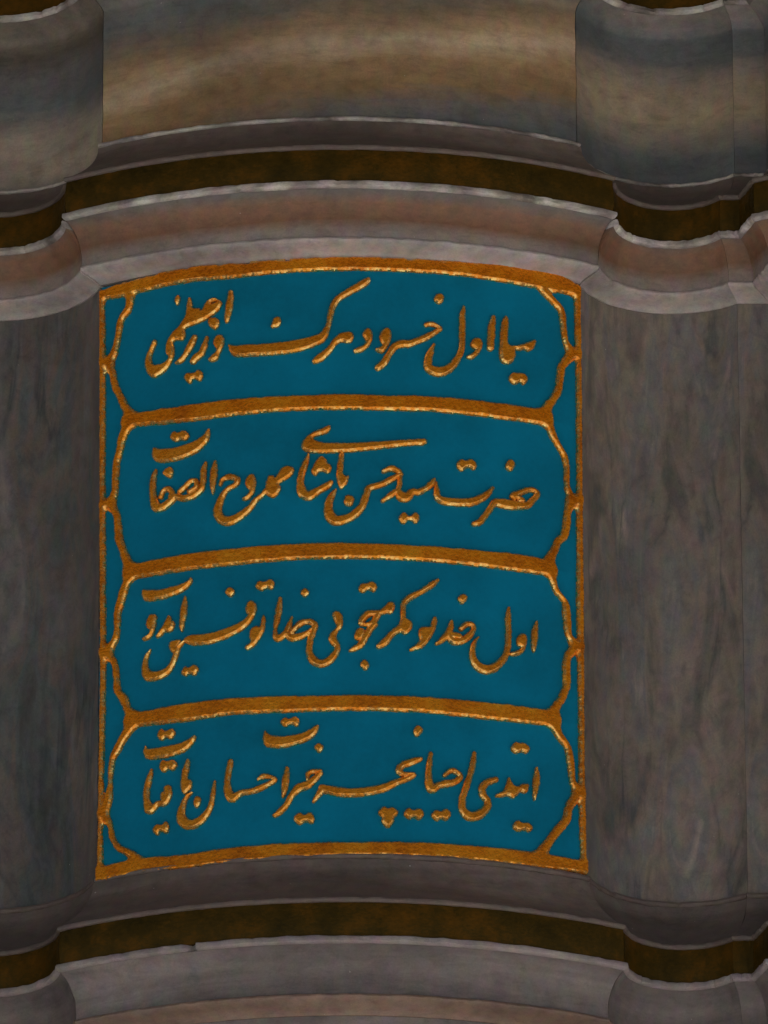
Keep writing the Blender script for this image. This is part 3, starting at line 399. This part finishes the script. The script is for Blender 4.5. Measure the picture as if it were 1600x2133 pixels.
def fine(z0, z1, d, step=0.03):
    n = max(2, int(abs(z1 - z0) / step)); return [(z, d) for z in np.linspace(z0, z1, n)]

# ------------------------------------------------------------------ moulding profiles (height above panel middle, offset)
def course(zl, cav_top, squeeze=0.0):
    """The parts of one cornice, zl = foot of its lip."""
    s = zl - 0.703
    z = lambda a: a + s - squeeze * min(1, max(0, (a - .745) / .045))
    lip = [(z(.703), .003), (z(.7085), .008), (z(.712), .016), (z(.7175), .034), (z(.7215), .046), (z(.7245), .0505), (z(.7275), .052), (z(.7305), .0515), (z(.733), .0495)]
    cove = [(z(.733), .0475), (z(.745), .0475), (z(.76), .049), (z(.775), .0515), (z(.79), .056), (z(.80), .0605), (z(.810), .066), (z(.820), .074), (z(.8285), .084)]
    fil = [(z(.8285), .0875), (z(.831), .0915), (z(.8335), .0942), (z(.837), .0945), (z(.841), .094), (z(.8435), .0925), (z(.8445), .089)]
    band = [(z(.8445), .0845), (z(.86), .0865), (z(.88), .087), (z(.90), .0865), (z(.9195), .0845)]
    fil2 = [(z(.9195), .0885), (z(.921), .0905), (z(.925), .0915), (z(.9285), .0905), (z(.930), .088)]
    zb = z(.930); H = cav_top - zb; cav = []
    for k in range(13):
        a = k / 12 * math.pi / 2
        cav.append((zb + H * 0.90 * math.sin(a), .085 - (.085 - .012) * (1 - math.cos(a)) if True else 0))
    cav = [(zb + H * 0.88 * (k / 12), 0.010 + 0.075 * (1 - (k / 12)) ** 1.9) for k in range(13)]
    cav += [(zb + H * .885, .0085), (zb + H * .89, .006)]
    arr = [(zb + H * .89, .006), (zb + H * .915, .0095), (zb + H * .95, .0105), (zb + H * .985, .0085), (zb + H, .003)]
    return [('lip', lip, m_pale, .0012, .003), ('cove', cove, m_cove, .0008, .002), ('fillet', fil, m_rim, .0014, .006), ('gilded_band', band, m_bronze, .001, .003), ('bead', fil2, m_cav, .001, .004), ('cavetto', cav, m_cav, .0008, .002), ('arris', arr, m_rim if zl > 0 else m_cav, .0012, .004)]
UP, LO, TOP = 0.703, -1.012, 1.2560
def build_course(parent, seg, zl, cav_top, org, mirror, seed, only=None):
    if seg != 'bay' and zl == UP: zl = UP - 0.004
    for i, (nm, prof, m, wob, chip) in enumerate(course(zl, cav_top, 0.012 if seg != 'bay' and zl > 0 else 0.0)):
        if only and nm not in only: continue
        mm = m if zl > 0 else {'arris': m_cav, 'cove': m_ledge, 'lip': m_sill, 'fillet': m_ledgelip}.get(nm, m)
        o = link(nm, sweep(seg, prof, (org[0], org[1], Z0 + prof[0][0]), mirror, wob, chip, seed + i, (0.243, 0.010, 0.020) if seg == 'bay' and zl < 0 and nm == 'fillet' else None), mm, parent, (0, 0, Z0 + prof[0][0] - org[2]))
def block(name, parent, seg, z0, z1, org, mirror, m, seed, d=0.0, step=0.03):
    zm = (z0 + z1) / 2
    return link(name, sweep(seg, fine(z0, z1, d, step), (org[0], org[1], Z0 + zm), mirror, .0012, 0, seed), m, parent, (0, 0, Z0 + zm - org[2]))

CT_B, CT_P = 1.0364, 1.005          # top of the cavetto: bay, piers
CL_B, CL_P = -0.6522, -0.655
TB = 1.388                         # where the next moulding up springs from the frieze blocks
def crown(parent, seg, org, mirror, seed):
    # next moulding up: only its foot is in the picture
    fil = [(TB, .0455), (TB + .003, .0495), (TB + .0055, .0522), (TB + .010, .0525), (TB + .014, .051), (TB + .016, .047)]
    band = [(TB + .016, .0425), (TB + .055, .045), (TB + .092, .0425)]
    cap = [(TB + .092, .047), (TB + .105, .05), (TB + .16, .05), (TB + .22, .02), (TB + .45, .02)]
    for i, (nm, pr, m) in enumerate((('fillet', fil, m_rim), ('gilded_band', band, m_bronze), ('cap_stone', cap, m_grey))):
        link(nm, sweep(seg, pr, (org[0], org[1], Z0 + pr[0][0]), mirror, .0012, .008 if i == 0 else .002, seed + i), m, parent, (0, 0, Z0 + pr[0][0] - org[2]))

def frieze(parent, seg, z0, org, mirror, m, seed, name):
    zm = (z0 + TB) / 2; z1 = 1.345
    pr = fine(z0, z1, 0.0, 0.03) + [(z1 + (TB - z1) * k / 10, 0.044 * (k / 10) ** 2.2) for k in range(1, 11)]
    return link(name, sweep(seg, pr, (org[0], org[1], Z0 + zm), mirror, .0012, 0, seed), m, parent, (0, 0, Z0 + zm - org[2]))

# bay: frieze block, cornice, (panel), string course, wall below
o0 = (0, 0, Z0 + 1.2)
fz = thing('frieze_block', 'smooth bulging frieze of brown and tan bedded marble above the cornice', 'marble block', o0)
GAP = 0.0022
frieze(fz, 'bay', CT_B, o0, False, m_friezebay, 1, 'block_face')
crown(fz, 'bay', o0, False, 20)
GAP = 0.0006
o1 = (0, 0, Z0 + UP)
cn = thing('cornice', 'bowed marble cornice with a dark bronze band, directly above the blue inscription panel', 'cornice', o1)
build_course(cn, 'bay', UP, CT_B, o1, False, 1)
o2 = (0, 0, Z0 + LO)
st = thing('string_course', 'bowed marble ledge with a brown bronze band, directly below the blue inscription panel', 'cornice', o2)
build_course(st, 'bay', LO, CL_B, o2, False, 9)
o3 = (0, 0, 0)
dw = thing('bay_wall', 'plain brownish marble wall face under the lower ledge, at the bottom edge', 'wall', o3)
block('wall_face', dw, 'bay', -Z0, LO, o3, False, m_grey, 15, 0.0, 0.5)

def pier(mirror, label, mshaft, mfr, seed):
    PX, PY, PR = PIER[mirror][:3]; o = (-PX if mirror else PX, PY + PR, 0)
    q = thing('marble_pier', label, 'pier', o, 'hollow marble piers beside the panel')
    block('dado', q, 'pier', -Z0, LO, o, mirror, m_grey, seed, 0.0, 0.5)
    build_course(q, 'pier', LO, CL_P, o, mirror, seed + 1)
    block('shaft', q, 'pier', CL_P, UP - .004, o, mirror, mshaft, seed + 2)
    build_course(q, 'pier', UP, CT_P, o, mirror, seed + 3)
    frieze(q, 'pier', CT_P, o, mirror, mfr, seed + 4, 'frieze_face')
    crown(q, 'pier', o, mirror, seed + 5)
pier(True, 'curved marble pier with slanting blue-grey veins, left of the panel', m_shaft_l, m_friezel, 40)
pier(False, 'curved marble pier with brownish upright streaks, right of the panel', m_shaft_r, m_friezer, 60)
def side(seg, name, label, cat, x, mirror, seed, grp=None):
    o = (-x if mirror else x, PIER[mirror][3], 0)
    q = thing(name, label, cat, o, grp)
    block('dado', q, seg, -Z0, LO, o, mirror, m_grey, seed, 0.0, 0.5)
    build_course(q, seg, LO, CL_P, o, mirror, seed + 1)
    block('wall_face', q, seg, CL_P, UP - .004, o, mirror, m_shaft_r if seg != 'next' else m_grey, seed + 2, 0.0, 0.06)
    build_course(q, seg, UP, CT_P, o, mirror, seed + 3)
    frieze(q, seg, CT_P, o, mirror, m_friezer, seed + 4, 'frieze_face')
    crown(q, seg, o, mirror, seed + 5)
side('strip', 'pilaster_strip', 'narrow flat marble strip at the far right edge, beyond the curved pier', 'pilaster', 0.877, False, 80)
side('flank', 'return_wall', 'marble return of the next bay, past the flat strip at the right edge', 'wall', 0.93, False, 90)
side('next', 'neighbour_bay', 'next bulging marble bay, beyond the right edge', 'wall', BX, False, 100)
side('strip', 'pilaster_strip', 'narrow flat marble strip beyond the left pier', 'pilaster', 0.877, True, 110)
side('flank', 'return_wall', 'marble return of the bay beyond the left pier', 'wall', 0.93, True, 120)
side('next', 'neighbour_bay', 'next bulging marble bay, beyond the left pier', 'wall', BX, True, 130)

# ------------------------------------------------------------------ inscription panel
def on_bay(uu, zz, hh):
    ph = uu / R0
    return np.stack([(R0 + hh) * np.sin(ph), R0 - (R0 + hh) * np.cos(ph), zz], axis=-1)
UE = R0 * bay_ang(0, False) - 0.0004
op = (0, 0, Z0)
ip = thing('inscription_panel', 'blue-green panel with four lines of raised gold calligraphy in gilded cartouche frames', 'inscription', op)

def dense(pts, step=0.0025):
    P = np.array(pts, float) / 1000.0
    if len(P) == 2: return P
    Q = np.vstack([2 * P[0] - P[1], P, 2 * P[-1] - P[-2]]); out = []
    for i in range(1, len(Q) - 2):
        p0, p1, p2, p3 = Q[i - 1], Q[i], Q[i + 1], Q[i + 2]
        n = max(2, int(np.hypot(*(p2 - p1)[:2]) / step))
        for k in range(n):
            tt = k / n
            c = 0.5 * ((2 * p1) + (-p0 + p2) * tt + (2 * p0 - 5 * p1 + 4 * p2 - p3) * tt ** 2 + (-p0 + 3 * p1 - 3 * p2 + p3) * tt ** 3)
            out.append(c)
    out.append(P[-1]); out = np.array(out); out[:, 2] = np.maximum(out[:, 2], 0.0015)
    return out
class Field:
    def __init__(s, u0, u1, z0, z1, h):
        s.u0, s.z0, s.h = u0, z0, h
        s.nu = int(math.ceil((u1 - u0) / h)) + 1; s.nz = int(math.ceil((z1 - z0) / h)) + 1
        s.U, s.Z = np.meshgrid(u0 + np.arange(s.nu) * h, z0 + np.arange(s.nz) * h, indexing='ij')
        s.S = np.full((s.nu, s.nz), 0.02)
    def win(s, ua, ub, za, zb):
        i0 = max(0, int((ua - s.u0) / s.h) - 1); i1 = min(s.nu, int((ub - s.u0) / s.h) + 3)
        j0 = max(0, int((za - s.z0) / s.h) - 1); j1 = min(s.nz, int((zb - s.z0) / s.h) + 3)
        return slice(i0, max(i0, i1)), slice(j0, max(j0, j1))
    def capsule(s, pts, S):
        m = 0.014
        for a, b in zip(pts[:-1], pts[1:]):
            ra, rb = a[2] / 2, b[2] / 2; mm = m + max(ra, rb)
            w = s.win(min(a[0], b[0]) - mm, max(a[0], b[0]) + mm, min(a[1], b[1]) - mm, max(a[1], b[1]) + mm)
            U, Z = s.U[w], s.Z[w]
            dx, dz = b[0] - a[0], b[1] - a[1]; L2 = dx * dx + dz * dz + 1e-12
            k = np.clip(((U - a[0]) * dx + (Z - a[1]) * dz) / L2, 0, 1)
            S[w] = np.minimum(S[w], np.hypot(U - a[0] - k * dx, Z - a[1] - k * dz) - (ra + (rb - ra) * k))
    def polygon(s, pts, S, rounds=1):
        P = np.array(pts, float) / 1000.0
        for _ in range(rounds):
            Q = np.roll(P, -1, 0); P = np.stack([P * .78 + Q * .22, P * .22 + Q * .78], 1).reshape(-1, 2)
        w = s.win(P[:, 0].min() - .014, P[:, 0].max() + .014, P[:, 1].min() - .014, P[:, 1].max() + .014)
        U, Z = s.U[w], s.Z[w]; D = np.full(U.shape, 1e3); ins = np.zeros(U.shape, bool)
        for a, b in zip(P, np.roll(P, -1, 0)):
            dx, dz = b - a; L2 = dx * dx + dz * dz + 1e-14
            k = np.clip(((U - a[0]) * dx + (Z - a[1]) * dz) / L2, 0, 1)
            D = np.minimum(D, np.hypot(U - a[0] - k * dx, Z - a[1] - k * dz))
            if abs(dz) > 1e-12:
                ins ^= ((a[1] > Z) != (b[1] > Z)) & (U < dx * (Z - a[1]) / dz + a[0])
        S[w] = np.minimum(S[w], np.where(ins, -D, D))
    def shapes(s, shp):
        neg = np.full(s.S.shape, 1.0)
        for k, pts in shp:
            if k == 'S': s.capsule(dense(pts), s.S)
            elif k == 'P': s.polygon(pts, s.S)
            else: s.capsule(dense(pts), neg)
        s.S = np.maximum(s.S, -neg)
    def mesh(s, H, bevel, bump, org):
        S, h = s.S, s.h
        gu, gz = np.gradient(S, h); gl = np.hypot(gu, gz) + 1e-9
        ins = S < 0
        cell = ins[:-1, :-1] | ins[1:, :-1] | ins[:-1, 1:] | ins[1:, 1:]
        used = np.zeros(S.shape, bool)
        used[:-1, :-1] |= cell; used[1:, :-1] |= cell; used[:-1, 1:] |= cell; used[1:, 1:] |= cell
        idx = np.full(S.shape, -1); idx[used] = np.arange(used.sum())
        sh = np.where(ins, 0, np.clip(S, 0, 1.5 * h))
        U = s.U - gu / gl * sh; Z = s.Z - gz / gl * sh
        k = np.clip(-S / bevel, 0, 1)
        hh = np.where(ins, (H - 0.0058 + 0.0058 * k) + bump * (vnoise(s.U * 160, s.Z * 160) + 0.7 * vnoise(s.U * 420 + 9, s.Z * 420)), -0.0015)
        U = np.clip(U, -UE, UE)
        V = on_bay(U[used], Z[used] + Z0, hh[used]) - np.array(org)
        i, j = np.nonzero(cell)
        F = np.stack([idx[i, j], idx[i + 1, j], idx[i + 1, j + 1], idx[i, j + 1]], 1)
        me = to_mesh('relief', V, F, 28)
        at = me.attributes.new('edge_glint', 'FLOAT', 'POINT')  # marks the relief edges where the glint is coloured in
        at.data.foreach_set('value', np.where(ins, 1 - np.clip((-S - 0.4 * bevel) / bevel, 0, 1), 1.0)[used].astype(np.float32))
        return me

# painted ground: one field per line of text
ROWS = [(0.371, 0.698), (0.028, 0.371), (-0.315, 0.028), (-0.652, -0.315)]
fields = []
for a, b in ROWS:
    nu, nz = 140, 46
    uu, zz = np.meshgrid(np.linspace(-UE, UE, nu), np.linspace(a + .00002, b - .00002, nz), indexing='ij')
    hh = 0.0012 * vnoise(uu * 14 + 3, zz * 14) + 0.0007 * vnoise(uu * 50, zz * 50)
    zc = Z0 + (a + b) / 2; ph = 0.0
    V = on_bay(uu, zz + Z0, hh).reshape(-1, 3); B = on_bay(uu, zz + Z0, np.full_like(uu, -0.05)).reshape(-1, 3)
    g = np.arange(nu * nz).reshape(nu, nz); n0 = nu * nz
    F = np.stack([g[:-1, :-1], g[1:, :-1], g[1:, 1:], g[:-1, 1:]], -1).reshape(-1, 4).tolist()
    F += [[q + n0 for q in reversed(x)] for x in F]
    rim = list(g[:, 0]) + list(g[-1, 1:]) + list(g[-2::-1, -1]) + list(g[0, -2:0:-1])
    F += [[int(p_), int(p_ + n0), int(q_ + n0), int(q_)] for p_, q_ in zip(rim, rim[1:] + rim[:1])]
    VV = np.vstack([V, B]) - np.array((0, 0, zc))
    fields.append((link('cartouche_field', to_mesh('field', VV, [list(map(int, x)) for x in F], 40), m_teal, ip, (0, 0, zc - Z0)), a, b, zc))

# gilded frame: sides, head, foot, bars and lobed outlines grow together as one carved relief
fr = Field(-UE - .004, UE + .004, -0.69, 0.74, 0.0016)
fr.polygon(TOPBAND, fr.S, 1)
for L in BARS + SIDES + OUTLINES:          # joined with a small fillet where one strip runs into another
    T_ = np.full(fr.S.shape, 0.02); fr.capsule(dense(L), T_)
    hk = np.clip(1 - np.abs(fr.S - T_) / 0.012, 0, 1)
    fr.S = np.minimum(fr.S, T_) - hk * hk * 0.012 / 4 * (np.maximum(fr.S, T_) < 0.016)
ragged = 0.0022 * vnoise(fr.U * 60, fr.Z * 60) + 0.0009 * vnoise(fr.U * 260 + 5, fr.Z * 260)
top_flake = 0.010 * np.clip(vnoise(fr.U * 55, fr.Z * 90 + 8) - 0.02, 0, 1) * (fr.Z > 0.692)
fr.S = fr.S - 0.0003 + ragged + top_flake
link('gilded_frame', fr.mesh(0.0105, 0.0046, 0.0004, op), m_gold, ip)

# the raised letters and their dots
for kind, shp in LETTERS:
    allp = np.array([q[:2] for k, pts in shp for q in pts]) / 1000
    wmax = max([q[2] for k, pts in shp if k != 'P' for q in pts] + [0]) / 2000 + .004
    f_ = Field(allp[:, 0].min() - wmax, allp[:, 0].max() + wmax, allp[:, 1].min() - wmax, allp[:, 1].max() + wmax, 0.0011)
    f_.shapes(shp)
    f_.S = f_.S - 0.0012 + 0.0010 * vnoise(f_.U * 110, f_.Z * 110) + 0.0005 * vnoise(f_.U * 300 + 5, f_.Z * 350)
    c = allp.mean(0); cz = c[1]
    fld = next(x for x in fields if x[1] - .02 <= cz <= x[2] + .02)
    pos = on_bay(np.array(c[0]), np.array(c[1] + Z0), np.array(0.0))
    H = 0.0108 + random.uniform(-.0006, .0006)
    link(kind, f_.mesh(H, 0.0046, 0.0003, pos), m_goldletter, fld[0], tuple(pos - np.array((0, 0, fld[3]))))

# ------------------------------------------------------------------ pavement in the sun, and an unseen roof added to shade the wall
m, t, p = mat('pavement_stone')
n = noise(t, coords(t), 0.8, 8, 0.6)
t.links.new(ramp(t, [(0.3, (0.64, 0.62, 0.57)), (0.7, (0.76, 0.74, 0.69))], n), p.inputs['Base Color']); p.inputs['Roughness'].default_value = 0.8
G = 400.0
gnd = link('ground', to_mesh('ground', [(-G, -G, 0), (G, -G, 0), (G, G, 0), (-G, G, 0)], [(0, 1, 2, 3)], 0), m)
gnd['kind'] = 'structure'
m, t, p = mat('dark_timber')
n = noise(t, coords(t, (1, 12, 12)), 1.5, 6, 0.6)
t.links.new(ramp(t, [(0.3, (0.06, 0.042, 0.03)), (0.7, (0.11, 0.08, 0.058))], n), p.inputs['Base Color']); p.inputs['Roughness'].default_value = 0.7
SHADE_EAVE = 3.2  # overhang of the added roof, blocks the sky from above
def box(x0, x1, y0, y1, z0, z1):
    V = [(x, y, z) for z in (z0, z1) for y in (y0, y1) for x in (x0, x1)]
    return V, [(0, 2, 3, 1), (4, 5, 7, 6), (0, 1, 5, 4), (2, 6, 7, 3), (0, 4, 6, 2), (1, 3, 7, 5)]
ez = Z0 + TB + .451
ev = thing('shade_eaves', 'unseen dark timber roof added above the frame to shade the marble wall', 'shade_eaves', (0, 0, ez))
V, F = box(-7, 7, -SHADE_EAVE, 6, 0, .25); link('shade_soffit', to_mesh('shade_soffit', V, F, 0), m, ev)
V, F = box(-7.05, 7.05, -SHADE_EAVE - .05, -SHADE_EAVE - .002, -.08, .3); link('shade_fascia', to_mesh('shade_fascia', V, F, 0), m, ev)
